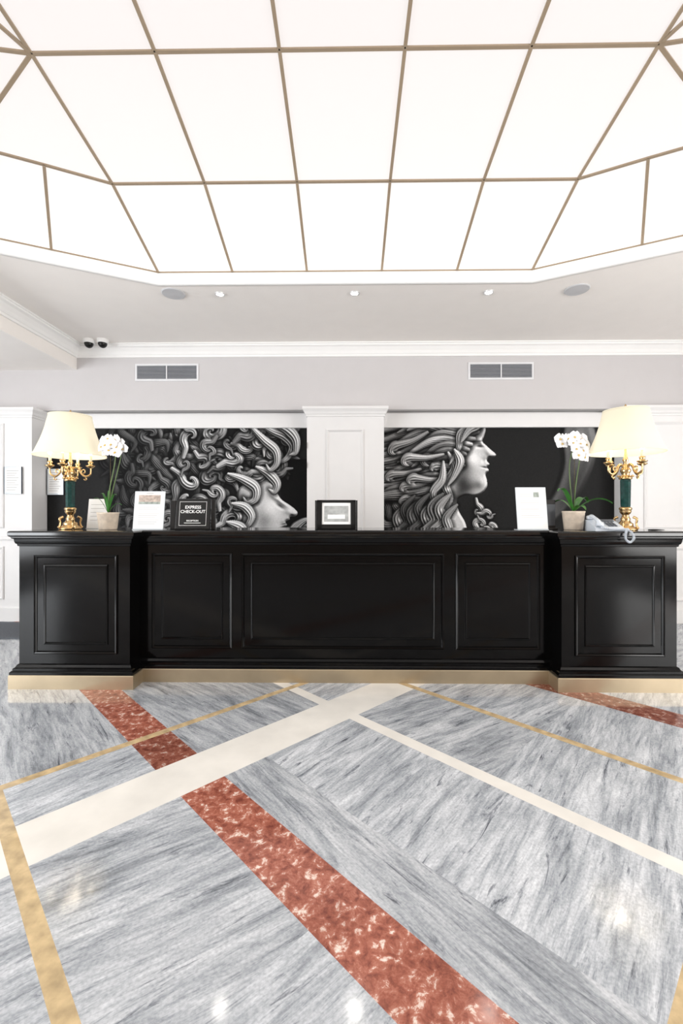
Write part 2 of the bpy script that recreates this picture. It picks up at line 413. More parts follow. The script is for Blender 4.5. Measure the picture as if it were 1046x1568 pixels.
for x0, x1 in ((-2.55, -1.785), (1.43, 2.205)):
    b = B('air_vent_grille'); z0, z1 = 2.858, 3.065; yf = 5.30
    b.ring(x0, x1, z0, z1, yf, [(0, 0), (0, .008), (.004, .012), (.022, .012), (.026, .004)], M['gr1'])
    b.box(x0+.02, x1-.02, yf-.003, yf-.001, z0+.02, z1-.02, M['gr3'])
    xm = (x0+x1)/2; n = 9
    for i in range(n):
        z = z0+.032+(z1-z0-.064)*i/(n-1)
        T = Matrix.Translation((xm, yf-.010, z)) @ Matrix.Rotation(-40*D2R, 4, 'X')
        b.box(-(x1-x0)/2+.024, (x1-x0)/2-.024, -.007, .007, -.0012, .0012, M['gr2'], T=T)
    b.box(xm-.006, xm+.006, yf-.018, yf-.003, z0+.024, z1-.024, M['gr1'])
    b.done()

for x in (-1.166, .062, 1.275):
    b = B('recessed_downlight'); c = (x, 4.04, 0)
    b.lathe([(.045, 3.28), (.045, 3.272), (.036, 3.270), (.032, 3.274)], M['chrome'], c, 28, caps=False)
    b.lathe([(.032, 3.274), (.001, 3.273)], M['spot'], c, 28, caps=False)
    o = b.done()
    l = bpy.data.lights.new('downlight_beam', 'SPOT'); l.energy = 9; l.spot_size = 120*D2R; l.spot_blend = .9; l.color = (1, .94, .87); l.shadow_soft_size = .05
    lo = bpy.data.objects.new('beam', l); COL.objects.link(lo); lo.location = (x, 4.04, 3.255); lo.parent = o
for x, y in ((-1.585, 4.02), (2.05, 4.0)):
    b = B('ceiling_speaker')
    b.lathe([(.105, 3.28), (.105, 3.274), (.098, 3.268), (.09, 3.270)], M['spk'], (x, y, 0), 36, caps=False)
    b.lathe([(.09, 3.270), (.05, 3.268), (.001, 3.267)], M['spk'], (x, y, 0), 36, caps=False); b.done()
for x in (-2.99, -2.83):
    b = B('dome_security_camera')
    b.lathe([(.062, 3.28), (.062, 3.25), (.055, 3.238), (.048, 3.236)], M['trim'], (x, 5.09, 0), 28, caps=False)
    b.lathe([(.05*math.cos(a), 3.238-.055*math.sin(a)) for a in np.linspace(0, 1.5, 9)], M['bk'], (x, 5.09, 0), 28); b.done()

# ------------------------------------------------------------------ murals
class Cv:
    def __init__(s, x0, x1, y0, y1, k=1.9):
        s.x0, s.y0, s.k = x0, y0, k
        s.W = int((x1-x0)*k); s.H = int((y1-y0)*k)
        s.X, s.Y = np.meshgrid(x0+(np.arange(s.W)+.5)/k, y0+(np.arange(s.H)+.5)/k)
        s.a = np.zeros((s.H, s.W)); s.L = np.array([.5, -.55, .67])
    def stroke(s, pts, w, alb=1.0, strands=3.0, taper=(.3, .12), amb=.10, shadow=.6, groove=.7):
        P = np.array([tuple(p) for p in catmull([Vector(p) for p in pts], 8)])
        n = len(P); pad = w*1.4+3
        ix0 = max(0, int((P[:, 0].min()-pad-s.x0)*s.k)); ix1 = min(s.W, int((P[:, 0].max()+pad-s.x0)*s.k)+1)
        iy0 = max(0, int((P[:, 1].min()-pad-s.y0)*s.k)); iy1 = min(s.H, int((P[:, 1].max()+pad-s.y0)*s.k)+1)
        if ix1 <= ix0 or iy1 <= iy0: return
        X = s.X[iy0:iy1, ix0:ix1]; Y = s.Y[iy0:iy1, ix0:ix1]
        d2 = (X[..., None]-P[:, 0])**2+(Y[..., None]-P[:, 1])**2
        j = d2.argmin(-1); T = np.gradient(P, axis=0); T /= (np.linalg.norm(T, axis=1, keepdims=True)+1e-9)
        tx, ty = T[j, 0], T[j, 1]; px, py = -ty, tx
        off = (X-P[j, 0])*px+(Y-P[j, 1])*py; dist = np.sqrt(d2.min(-1))
        u = j/(n-1)
        ww = w*(taper[0]+(1-taper[0])*np.sin(np.clip(u/.35, 0, 1)*math.pi/2))*(taper[1]+(1-taper[1])*np.clip((1-u)/.65, 0, 1)**.8)
        q = np.clip(off/ww, -1, 1); mask = dist < ww
        g = .85*q+groove*np.cos(q*strands*math.pi+1.2)*(.3+.7*np.sin(u*math.pi))
        nz = np.sqrt(np.clip(1-.75*q*q, .05, 1)); ln = np.sqrt(g*g+nz*nz)
        sh = (g*px*s.L[0]+g*py*s.L[1]+nz*s.L[2])/ln
        val = alb*(amb+(1-amb)*np.clip(sh*1.12, 0, 1)**1.7)*(1-.8*np.abs(q)**6)
        sub = s.a[iy0:iy1, ix0:ix1]
        if shadow: sub *= 1-shadow*np.clip((w*.5+1.5-(dist-ww))/(w*.5+1.5), 0, 1)
        sub[mask] = val[mask]
    def comma(s, cx, cy, r, st, sg, w, alb, turn=4.6, sq=.85, rot=0, inner=.15, tail=0.9, **k):
        pts = []; N = 11
        for i in range(N):
            t = i/(N-1); a = st+sg*turn*t; rr = r*(1-(1-inner)*t**.9); x = rr*math.cos(a); y = rr*sq*math.sin(a)
            pts.append((cx+x*math.cos(rot)-y*math.sin(rot), cy+x*math.sin(rot)+y*math.cos(rot)))
        dx, dy = pts[0][0]-pts[1][0], pts[0][1]-pts[1][1]; l = math.hypot(dx, dy)+1e-6
        ox, oy = pts[0][0]-cx, pts[0][1]-cy; lo = math.hypot(ox, oy)+1e-6
        p1 = (pts[0][0]+dx/l*r*tail*.6+ox/lo*r*.05, pts[0][1]+dy/l*r*tail*.6+oy/lo*r*.05)
        p2 = (p1[0]+dx/l*r*tail*.6+ox/lo*r*.45, p1[1]+dy/l*r*tail*.6+oy/lo*r*.45)
        s.stroke([p2, p1]+pts, w, alb, **k)
    def curl(s, cx, cy, r, alb, rnd):
        d = np.exp(-(((s.X-cx)/(r*1.0))**2+((s.Y-cy)/(r*.95))**2)*1.4); s.a *= 1-.85*d
        rot = rnd.uniform(-.8, .8); sq = rnd.uniform(.6, .92); sg = rnd.choice((-1, 1)); st = rnd.uniform(0, 6.28)
        s.comma(cx, cy, r, st, sg, r*.46, alb*rnd.uniform(.8, 1), rnd.uniform(3.8, 5.6), sq, rot, .12, rnd.uniform(.2, .6), strands=rnd.uniform(2.8, 4.2), taper=(.55, .15))
        if rnd.random() < .8: s.comma(cx+rnd.uniform(-1, 1), cy, r*.80, st+2.4+rnd.uniform(-.5, .5), sg, r*.30, alb*rnd.uniform(.75, 1), rnd.uniform(3, 4.2), sq, rot, .15, .3, strands=2.4)
    def mask(s, pts):
        P = [tuple(p) for p in catmull([Vector(p) for p in pts], 6, True)]; m = np.zeros(s.a.shape, bool)
        for i in range(len(P)):
            (xa, ya), (xb, yb) = P[i], P[(i+1) % len(P)]
            if ya == yb: continue
            c = ((s.Y < ya) != (s.Y < yb)) & (s.X < (xb-xa)*(s.Y-ya)/(yb-ya)+xa); m ^= c
        return m
    def blur(s, a, n):
        a = a.astype(float)
        for _ in range(n):
            p = np.pad(a, 1, mode='edge'); a = (p[1:-1, 1:-1]*2+p[:-2, 1:-1]+p[2:, 1:-1]+p[1:-1, :-2]+p[1:-1, 2:])/6
        return a
    def relief(s, pts, alb=.95, n=60, amb=.1, h=14, extra=()):
        m = s.mask(pts); hgt = s.blur(m, n)*h
        for (x, y, rx, ry, ang, dh) in extra:
            c, d = math.cos(ang), math.sin(ang); u = ((s.X-x)*c+(s.Y-y)*d)/rx; v = (-(s.X-x)*d+(s.Y-y)*c)/ry
            hgt += dh*np.exp(-(u*u+v*v))
        gy, gx = np.gradient(hgt); ln = np.sqrt(gx**2+gy**2+1); sh = (-gx*s.L[0]-gy*s.L[1]+s.L[2])/ln
        v = alb*(amb+(1-amb)*np.clip(sh*1.2, 0, 1)**1.4); s.a[m] = v[m]; return m
    def spot(s, x, y, rx, ry, amt, ang=0, mask=None):
        c, d = math.cos(ang), math.sin(ang); u = ((s.X-x)*c+(s.Y-y)*d)/rx; v = (-(s.X-x)*d+(s.Y-y)*c)/ry
        k = np.exp(-(u*u+v*v))*amt
        if mask is not None: k = k*mask
        s.a = np.clip(s.a*(1+k) if amt < 0 else s.a+k, 0, 1)
def lock(c, x, y, an, l, w, alb, bend=.35, st=3, **k):
    dx, dy = math.cos(an)*l, math.sin(an)*l; bx, by = -dy*bend, dx*bend
    c.stroke([(x, y), (x+dx*.3+bx, y+dy*.3+by), (x+dx*.68-bx*.5, y+dy*.68-by*.5), (x+dx, y+dy)], w, alb, st, **k)
def mural(name, cv, x0, x1, z0, z1, y):
    H, W = cv.a.shape; g_ = np.random.RandomState(3).normal(0, 1, (H, W))
    a = np.clip(cv.blur(cv.a, 1)*.5+cv.a*.5+cv.blur(g_, 2)*.035*(.3+cv.a), 0, 1)[::-1]
    a = np.clip(a*1.12, 0, 1); a = .03+a*.91
    lin = np.where(a <= .04045, a/12.92, ((a+.055)/1.055)**2.4)
    xs = np.linspace(x0, x1, W); zs = np.linspace(z0, z1, H)
    XX, ZZ = np.meshgrid(xs, zs); co = np.stack([XX, np.full_like(XX, y), ZZ], -1).reshape(-1, 3)
    idx = np.arange(H*W).reshape(H, W)
    q = np.stack([idx[:-1, :-1], idx[:-1, 1:], idx[1:, 1:], idx[1:, :-1]], -1).reshape(-1, 4)
    me = bpy.data.meshes.new(name); me.vertices.add(H*W); me.vertices.foreach_set('co', co.ravel())
    me.loops.add(q.size); me.loops.foreach_set('vertex_index', q.ravel())
    me.polygons.add(len(q)); me.polygons.foreach_set('loop_start', np.arange(len(q))*4)
    me.update(calc_edges=True); me.validate()
    ca = me.color_attributes.new('tone', 'FLOAT_COLOR', 'POINT')
    c = np.ones((H*W, 4)); c[:, :3] = lin.reshape(-1, 1); ca.data.foreach_set('color', c.ravel())
    m = bpy.data.materials.new(name+'_print'); m.use_nodes = True; nt = m.node_tree; b = nt.nodes['Principled BSDF']
    at = nt.nodes.new('ShaderNodeAttribute'); at.attribute_name = 'tone'; nt.links.new(at.outputs['Color'], b.inputs['Base Color'])
    b.inputs['Roughness'].default_value = .6; b.inputs['Specular IOR Level'].default_value = .1
    me.materials.append(m); o = bpy.data.objects.new(name, me); COL.objects.link(o); return o

rnd = random.Random(5)
def pack(region, d, n, rnd, bx):
    pos = []
    for i in range(n):
        x = rnd.uniform(bx[0], bx[1]); y = rnd.uniform(bx[2], bx[3])
        if region(x, y) and all((x-a)**2+(y-b)**2 > d*d for a, b in pos): pos.append((x, y))
    rnd.shuffle(pos); return pos
c = Cv(72, 466, 655, 835); c.a[:] = .09
c.a += .09*np.exp(-((c.X-235)/60)**2)
for i in range(150):
    x = 165+140*rnd.random(); y = rnd.uniform(640, 832); f = min(1, .25+(x-158)/110)
    lock(c, x, y, 1.5+.8*math.sin(x*.03+y*.025)+rnd.uniform(-.35, .35), rnd.uniform(34, 70), rnd.uniform(6, 10), rnd.uniform(.5, .8)*f, rnd.uniform(-.35, .35), rnd.uniform(4, 6), shadow=.5)
for x, y in pack(lambda x, y: True, 28, 300, rnd, (205, 285, 662, 828)):
    c.curl(x, y, rnd.uniform(12, 18), rnd.uniform(.5, .75)*min(1, .5+(x-190)/90), rnd)
for i in range(60):
    x = rnd.uniform(275, 420); y = rnd.uniform(645, 715) if x > 355 else rnd.uniform(645, 825)
    lock(c, x, y, 1.2+rnd.uniform(-1, 1), rnd.uniform(22, 44), rnd.uniform(6, 9), rnd.uniform(.5, .85), rnd.uniform(-.5, .5), 4)
face = c.relief([(362, 742), (385, 733), (404, 730), (414, 738), (419, 750), (425, 759), (434, 765), (444, 772), (449, 778), (446, 783), (438, 784), (437, 788), (431, 791), (433, 796), (427, 801), (421, 806), (416, 818), (400, 838), (348, 838), (352, 800), (356, 765)], .9, 26, .28, 22,
   [(424, 768, 9, 3.5, .6, -3.6), (416, 757, 10, 3, .5, 2.4), (436, 777, 8, 4, .5, 2.0), (428, 793, 6, 2.0, -.2, -1.8), (404, 780, 14, 16, .2, 7), (384, 812, 34, 8, -.9, -6), (372, 780, 8, 18, 0, -4)])
c.spot(423, 768, 7, 1.8, -.7, .6, face); c.spot(429, 794, 6, 1.3, -.7, -.2, face); c.spot(441, 781, 3, 1.4, -.7, .3, face); c.spot(365, 800, 14, 30, -.5, 0, face); c.spot(385, 826, 16, 9, -.5, -.4, face)
dk = (c.X > 424) & ~face & (c.Y > 700); c.a[dk] *= .3
reg = lambda x, y: not (x > 356 and y > 718) and not (x > 424 and y > 690)
for x, y in pack(reg, 21, 1500, rnd, (278, 440, 655, 828)):
    c.curl(x, y, rnd.uniform(12, 19), rnd.uniform(.75, 1.1), rnd)
for pts in ([(346, 722), (368, 730), (386, 742), (386, 758), (374, 764), (368, 756)], [(352, 765), (370, 770), (380, 784), (372, 798), (362, 794)], [(344, 792), (364, 800), (372, 816), (360, 830)], [(388, 712), (406, 722), (418, 736), (414, 748), (406, 744)],
            [(416, 822), (430, 808), (446, 801), (470, 794)], [(425, 832), (440, 817), (455, 811), (470, 808)], [(436, 808), (447, 798), (458, 790), (470, 786)],
            [(392, 650), (412, 660), (430, 668), (441, 682), (434, 698), (422, 704), (416, 696)], [(414, 650), (434, 658), (446, 672), (446, 690), (438, 694)], [(376, 650), (398, 672), (416, 688), (418, 706), (408, 716), (402, 708)]):
    c.stroke(pts, rnd.uniform(7, 9), .95, 4)
mural('mural_print', c, -3.715, -.48, .80, 2.318, 5.44)

c = Cv(587, 948, 655, 835); c.a[:] = .09
arm = c.relief([(872, 640), (905, 640), (920, 670), (917, 705), (900, 742), (876, 775), (836, 812), (800, 845), (760, 850), (785, 812), (822, 785), (850, 750), (864, 710), (862, 670)], .5, 160, .08, 60,
   [(888, 690, 8, 40, .1, 5), (850, 780, 40, 8, -.8, -6)])
c.spot(885, 740, 16, 60, -.5, .5, arm); blr = c.blur(c.a, 12); edge = c.blur(arm, 10); kk = (edge > .02) & (edge < .98); c.a[kk] = blr[kk]
for i in range(70):
    x = rnd.uniform(560, 640); y = rnd.uniform(650, 836)
    lock(c, x, y, .1+.7*math.sin(y*.05)+rnd.uniform(-.3, .3), rnd.uniform(40, 70), rnd.uniform(6, 9), rnd.uniform(.3, .6), rnd.uniform(-.25, .25), 5, shadow=.5)
face = c.relief([(700, 640), (740, 640), (748, 655), (746, 667), (743, 675), (750, 682), (757, 688), (764, 694), (761, 698), (753, 699), (750, 703), (754, 708), (750, 712), (753, 717), (748, 723), (750, 731), (750, 741), (742, 750), (730, 754), (716, 753), (704, 760), (706, 775), (716, 792), (722, 812), (730, 838), (664, 838), (668, 800), (676, 775), (684, 748), (690, 720), (694, 680)], .95, 20, .16, 18,
   [(737, 681, 8, 3.4, .1, -3.6), (735, 673, 11, 3, -.1, 2.2), (724, 706, 11, 12, .3, 6), (753, 692, 6, 3.5, .7, 1.8), (747, 713, 6, 1.4, .1, -1.4), (741, 736, 7, 7, 0, 3), (712, 750, 28, 7, -.35, -7), (690, 790, 5, 30, .3, 6), (745, 703, 4, 4, 0, -1.4), (706, 730, 10, 22, .2, -5)])
c.spot(739, 682, 5.5, 1.6, -.85, .1, face); c.spot(737, 675, 9, 1.2, -.4, -.05, face); c.spot(748, 712.5, 5, 1.1, -.8, .1, face); c.spot(755, 697, 3, 1.2, -.7, 0, face); c.spot(712, 737, 18, 14, -.7, .3, face); c.spot(708, 757, 20, 9, -.85, -.1, face); c.spot(713, 700, 8, 24, -.4, 0, face)
for k in (3, 2, 1, 0):
    for i in range(11):
        y0 = 642+i*9+rnd.uniform(-2, 2); sx_ = 744-i*4.8-k*30; ph = i*.55+k*1.4
        n = 8; L_ = rnd.uniform(80, 125); pts = []
        for q in range(n):
            t = q/(n-1); x = sx_-t*L_; pts.append((x, y0+t*t*(i*4.5-8)+k*9+8*math.sin(t*5.0+ph)*(.3+t)))
        if i > 6 and k == 0: continue
        c.stroke(pts, rnd.uniform(8, 12), rnd.uniform(.6, 1.0), rnd.uniform(4, 6), (.4, .15))
for i in range(9):
    x = rnd.uniform(620, 700); y = rnd.uniform(680, 790)
    if x > 650 and y > 735: continue
    c.comma(x-22, y+6, rnd.uniform(12, 17), -1.2+rnd.uniform(-.5, .5), -1, rnd.uniform(7, 9), rnd.uniform(.7, 1.0), rnd.uniform(2.2, 3.2), .6, rnd.uniform(-.3, .3), .4, 2.2, strands=4)
for pts in ([(690, 692), (699, 714), (686, 738), (692, 760), (676, 788), (684, 796)], [(682, 705), (680, 730), (666, 750), (672, 775), (662, 790)], [(732, 650), (710, 664), (706, 684), (692, 708)], [(744, 650), (724, 658), (710, 676)], [(700, 688), (708, 704), (700, 724), (690, 738)]):
    c.stroke(pts, 8, 1.0, 4)
for i in range(8):
    x = 596+i*11; y = 765+rnd.uniform(-6, 14); c.stroke([(x+30, y-10), (x+14, y+8), (x+18, y+28), (x, y+44), (x+8, y+62)], rnd.uniform(7, 10), rnd.uniform(.5, .9), 4)
for x, y, r in ((736, 776, 10), (752, 782, 9), (740, 794, 11), (757, 798, 9), (732, 810, 11), (750, 816, 11)): c.curl(x, y, r, 1.0, rnd)
mural('mural_print', c, .426, 3.236, .80, 2.318, 5.44)

for nm, x, y, z, rz in (('notice_frame', -3.60, 5.425, 1.66, 0), ('notice_frame', -3.93, 5.165, 1.66, 0)):
    b = B(nm); w, h = .10, .16
    b.box(-w, w, -.008, .008, -h, h, M['acry'], .002); b.box(-w+.015, w-.015, -.0095, -.008, -h+.02, h-.02, M['paper'])
    for i in range(9): b.box(-w+.03, w-.03-.02*(i % 3), -.0105, -.0095, h-.05-i*.028, h-.045-i*.028, M['ink'])
    b.box(-w-.004, -w, -.01, .008, -h, h, M['phoned']); b.box(w, w+.004, -.01, .008, -h, h, M['phoned'])
    b.done(loc=(x, y, z))

# ------------------------------------------------------------------ counter
cnt = empty('reception_counter')
poly = [(-2.42, 3.24), (-1.60, 3.24), (-1.60, 3.39), (1.55, 3.39), (1.55, 3.24), (2.375, 3.24), (2.375, 3.90), (-2.42, 3.90)]
b = B('plinth'); b.sweep(poly, [(.048, 0), (.048, .095), (.044, .10), (.02, .10)], M['plinth'], captop=True); b.done(cnt)
b = B('carcass')
b.sweep(poly, [(.042, .10), (.044, .103), (.044, .118), (.036, .126), (.030, .128), (.030, .142), (.018, .150), (.010, .166), (0, .172), (0, 1.035), (.008, 1.038), (.010, 1.052), (.018, 1.058), (.022, 1.072), (.024, 1.09)], M['black']); b.done(cnt)
b = B('countertop')
b.sweep(poly, [(.024, 1.09), (.034, 1.094), (.038, 1.102), (.038, 1.106), (.046, 1.110), (.052, 1.118), (.052, 1.138), (.048, 1.146), (.040, 1.15)], M['blacktop'], captop=True); b.done(cnt)
b = B('panels')
pp = [(0, 0.0), (0, .010), (.006, .014), (.014, .012), (.020, .004), (.022, 0)]
pi_ = [(0, 0.0), (.004, .007), (.012, .009), (.016, .004), (.018, 0)]
def cpanel(x0, x1, y):
    b.ring(x0, x1, .245, .972, y, pp, M['black'])
    d = .068; b.ring(x0+d, x1-d, .245+d, .972-d, y, pi_, M['black'], )
for x0, x1 in ((-1.50, -.885), (-.81, .731), (.82, 1.455)): cpanel(x0, x1, 3.39)
for x0, x1 in ((-2.306, -1.69), (1.645, 2.285)): cpanel(x0, x1, 3.24)
b.done(cnt)

# ------------------------------------------------------------------ table lamps
TOP = 1.15
def lamp(x, y):
    L0 = empty('table_lamp', (x, y, TOP))
    b = B('base')
    b.lathe([(.080, 0), (.080, .010), (.072, .014), (.070, .022), (.058, .028), (.050, .040), (.054, .048), (.040, .058), (.030, .075), (.034, .085), (.026, .10), (.022, .115), (.034, .128), (.040, .14), (.038, .152), (.044, .158), (.044, .168), (.034, .176)], M['gold'], seg=36)
    for k in range(4):
        a = k*math.pi/2+.78; ca, sa = math.cos(a), math.sin(a)
        b.tube([(ca*.05, sa*.05, .10), (ca*.075, sa*.075, .085), (ca*.07, sa*.07, .05), (ca*.078, sa*.078, .02), (ca*.085, sa*.085, .012)], [.010, .009, .007, .009, .012], M['gold'])
    b.lathe([(.032, .176), (.034, .19), (.037, .375), (.035, .385)], M['green'], seg=8, smooth=False)
    b.lathe([(.040, .385), (.046, .392), (.046, .400), (.030, .408), (.024, .425), (.032, .44), (.038, .455), (.026, .475), (.016, .49), (.014, .52), (.022, .535), (.013, .55), (.010, .60), (.008, .90)], M['gold'], seg=24)
    for k in range(12):
        a = k*math.pi/6; b.tube([(math.cos(a)*.034, math.sin(a)*.034, .40), (math.cos(a)*.05, math.sin(a)*.05, .415), (math.cos(a)*.053, math.sin(a)*.053, .405)], [.006, .005, .003], M['gold'], seg=5, sub=3)
    b.done(L0)
    b = B('candle_arms')
    for k in range(4):
        a = k*math.pi/2+.2; ca, sa = math.cos(a), math.sin(a)
        P = lambda r, z: (ca*r, sa*r, z)
        b.tube([P(.015, .47), P(.04, .50), (P(.065, .485)), P(.08, .45), P(.11, .425), P(.145, .44), P(.152, .475), P(.15, .50)], [.008, .008, .009, .008, .008, .007, .006, .007], M['gold'], seg=10)
        b.tube([P(.08, .45), P(.085, .475), P(.105, .478), P(.108, .458), P(.098, .452)], [.006, .005, .005, .004, .005], M['gold'])
        b.tube([P(.11, .425), P(.12, .405), P(.108, .395), P(.10, .405)], [.005, .005, .004, .005], M['gold'])
        b.lathe([(.005, .490), (.020, .498), (.033, .506), (.036, .513), (.028, .513), (.014, .517), (.018, .53), (.020, .543), (.012, .545)], M['gold'], c=P(.15, 0), seg=18)
        b.lathe([(.011, .543), (.011, .595)], M['candle'], c=P(.15, 0), seg=14)
        b.lathe([(.006, .595), (.014, .61), (.0155, .625), (.010, .645), (.003, .662)], M['bulb'], c=P(.15, 0), seg=12)
    b.done(L0)
    b = B('shade'); z0, z1, r0, r1 = .588, .915, .258, .152
    pr = [(r0+(r1-r0)*t-.012*math.sin(t*math.pi), z0+(z1-z0)*t) for t in np.linspace(0, 1, 9)]
    b.lathe(pr, M['shade'], seg=56, caps=False); b.lathe([(r-.003, z) for r, z in pr][::-1], M['shade'], seg=56, caps=False)
    b.lathe([(r0-.003, z0-.001), (r0+.003, z0-.001), (r0+.003, z0+.012), (r0, z0+.012)], M['shade'], seg=56, caps=False)
    b.lathe([(r1, z1-.010), (r1+.003, z1-.010), (r1+.003, z1+.001), (r1-.004, z1+.001)], M['shade'], seg=56, caps=False)
    for k in range(3):
        a = k*2.094; b.tube([(0, 0, .905), (math.cos(a)*.15, math.sin(a)*.15, .908)], .0025, M['gold'], sub=2)
    b.lathe([(.010, .90), (.012, .908), (.006, .92), (.012, .932), (.013, .942), (.005, .955), (.002, .962)], M['gold'], seg=16)
    b.done(L0)
    l = bpy.data.lights.new('lamp_glow', 'POINT'); l.energy = 1.6; l.color = (1, .86, .68); l.shadow_soft_size = .05
    o = bpy.data.objects.new('glow', l); COL.objects.link(o); o.location = (0, 0.03, .70); o.parent = L0
lamp(-2.235, 3.55); lamp(2.12, 3.42)

# ------------------------------------------------------------------ orchids
def frame(n, roll=0):
    n = Vector(n).normalized(); x = n.cross(Vector((0, 0, 1))).normalized(); y = x.cross(n)
    return x*math.cos(roll)+y*math.sin(roll), -x*math.sin(roll)+y*math.cos(roll), n
def flower(b, p, n, s=1.0, roll=0):
    ex, ey, ez = frame(n, roll); p = Vector(p)
    for ang, ln, wd, fz in ((90, .034, .022, 0), (215, .034, .021, 0), (325, .034, .021, 0), (15, .038, .038, .003), (165, .038, .038, .003)):
        a = ang*D2R; r = ex*math.cos(a)+ey*math.sin(a); t = -ex*math.sin(a)+ey*math.cos(a); vs = []; fs = []
        K = 6
        for i in range(K+1):
            u = i/K; w = wd*s*max(0, math.sin(math.pi*min(1, .12+u*.88)))**.6*(.6+.4*math.sin(u*math.pi))
            w = max(w, .0008)
            for j in (-1, -.5, 0, .5, 1):
                vs.append(p+r*ln*s*(u*1.0+.02)+t*w*j*.9+ez*(fz+.010*s*math.sin(u*2.4)-.006*s*j*j-.012*s*u*u))
        for i in range(K):
            for j in range(4):
                q = i*5+j; fs.append((q, q+1, q+6, q+5))
        b.add(vs, fs, M['petal'], True)
    b.tube([p+ez*.002, p+ez*.010*s-ey*.004*s, p+ez*.014*s-ey*.012*s], [.004*s, .005*s, .002*s], M['lip'], seg=6, sub=3)
def leaf(b, base, d, ln, wd, rise, droop):
    d = Vector(d).normalized(); t = Vector((-d.y, d.x, 0)); K = 12; vs = []; fs = []
    for i in range(K+1):
        u = i/K; c_ = Vector(base)+d*ln*u+Vector((0, 0, rise*math.sin(u*math.pi*.6)-droop*u**2.2)); w = wd*(math.sin(math.pi*(.06+.92*u))**.55)
        for j in (-1, -.5, 0, .5, 1): vs.append(c_+t*w*j*.5+Vector((0, 0, abs(j)*wd*.16)))
    for i in range(K):
        for j in range(4):
            q = i*5+j; fs.append((q, q+1, q+6, q+5))
    b.add(vs, fs, M['leaf'], True)
def orchid(x, y, pr, ph, stems, leaves, blooms, name='potted_orchid'):
    O = empty(name, (x, y, TOP))
    b = B('pot'); b.lathe([(pr*.80, 0), (pr*.84, .006), (pr, ph*.9), (pr*1.03, ph*.93), (pr*1.03, ph), (pr*.95, ph), (pr*.93, ph*.9)], M['pot'], seg=36)
    b.lathe([(pr*.93, ph*.9), (.05, ph*.94), (.001, ph*.97)], M['soil'], seg=24); b.done(O)
    b = B('leaves')
    for l in leaves: leaf(b, (0, 0, ph*.93), *l)
    b.done(O)
    b = B('stems')
    for s_ in stems: b.tube([(0, 0, ph*.9)]+s_, [.0045, .004, .003, .002], M['stem'], seg=7)
    b.tube([(.012, .01, ph*.9), (.014, .01, stems[0][-1][2]*.86)], .002, M['soil'], seg=6, sub=2); b.done(O)
    b = B('flowers')
    for k, (fx, fy, fz) in enumerate(blooms):
        flower(b, (fx, fy, fz), (rnd.uniform(-.5, .5), -1, rnd.uniform(-.1, .35)), rnd.uniform(1.0, 1.25), rnd.uniform(-.3, .3))
        b.tube([(fx, fy+.004, fz), (fx*.9+.01, fy+.03, fz+.005)], .0015, M['stem'], seg=5, sub=2)
    b.done(O)
bl = [(-.055, -.03, .69), (-.02, -.045, .705), (.03, -.03, .70), (.06, -.02, .675), (-.075, -.03, .645), (-.035, -.05, .655), (.01, -.055, .66), (.05, -.045, .64), (.085, -.02, .63), (-.015, -.04, .615), (.035, -.04, .60), (-.055, -.02, .61)]
bl = [(a_+.045, y_, z_-.0) for a_, y_, z_ in bl]
orchid(-1.875, 3.45, .078, .135, [[(.01, 0, .3), (.05, 0, .5), (.06, -.01, .62), (.0, -.02, .70), (-.03, -.03, .69)], [(.03, .01, .3), (.075, .01, .48), (.10, 0, .60), (.06, -.02, .69)]],
       [((-1, -.3, 0), .10, .022, .12, 0), ((-.7, .3, 0), .08, .02, .16, 0), ((.7, -.2, 0), .08, .022, .15, 0), ((1, .2, 0), .10, .022, .09, .02), ((.2, -1, 0), .06, .02, .13, 0), ((-.3, .8, 0), .08, .02, .18, 0)], bl)
br = [(-.06, -.03, .70), (-.01, -.04, .715), (.05, -.03, .70), (-.03, -.05, .665), (.03, -.05, .66), (.08, -.03, .655), (-.005, -.05, .62), (.055, -.04, .61), (.09, -.02, .60), (.02, -.04, .575), (.065, -.03, .56), (-.11, -.02, .70), (-.095, -.02, .665)]
orchid(1.745, 3.46, .08, .145, [[(-.02, 0, .3), (-.03, 0, .5), (-.01, -.01, .65), (-.08, -.02, .73), (-.14, -.02, .715)], [(.02, 0, .35), (.05, 0, .55), (.06, -.02, .68), (.02, -.03, .73)]],
       [((-1, -.15, 0), .13, .06, .19, .02), ((1, -.5, 0), .26, .065, .13, .06), ((.8, .5, 0), .20, .06, .15, .07), ((.3, -1, 0), .12, .05, .07, .05), ((-.6, .6, 0), .14, .05, .11, .03)], br)
# ------------------------------------------------------------------ stands / signs / frames
LE = 9*D2R
def leanT(a=LE): return Matrix.Rotation(-a, 4, 'X')
def page_stand(name, x, y, w, h, build, a=LE, rz=0):
    E = empty(name, (x, y, TOP)); E.rotation_euler = (0, 0, rz)
    b = B('board'); T = leanT(a)
    build(b, T, w, h); b.done(E); return E
def trans(b, T, x0, x1, y0, y1, z0, z1, m, bev=0): b.box(x0, x1, y0, y1, z0, z1, m, bev, T=T)
def stand_feet(b, w, h, a, m):
    b.box(-w*.5, w*.5, -.012, .075, 0, .004, m, .001)
    yb = math.sin(a)*h*.6
    b.add([(-w*.2, yb+.004, h*.6*math.cos(a)), (w*.2, yb+.004, h*.6*math.cos(a)), (w*.28, .073, .004), (-w*.28, .073, .004), (-w*.2, yb+.007, h*.6*math.cos(a)), (w*.2, yb+.007, h*.6*math.cos(a)), (w*.28, .077, .004), (-w*.28, .077, .004)],
          [(0, 1, 2, 3), (4, 7, 6, 5), (0, 4, 5, 1), (1, 5, 6, 2), (2, 6, 7, 3), (3, 7, 4, 0)], m)
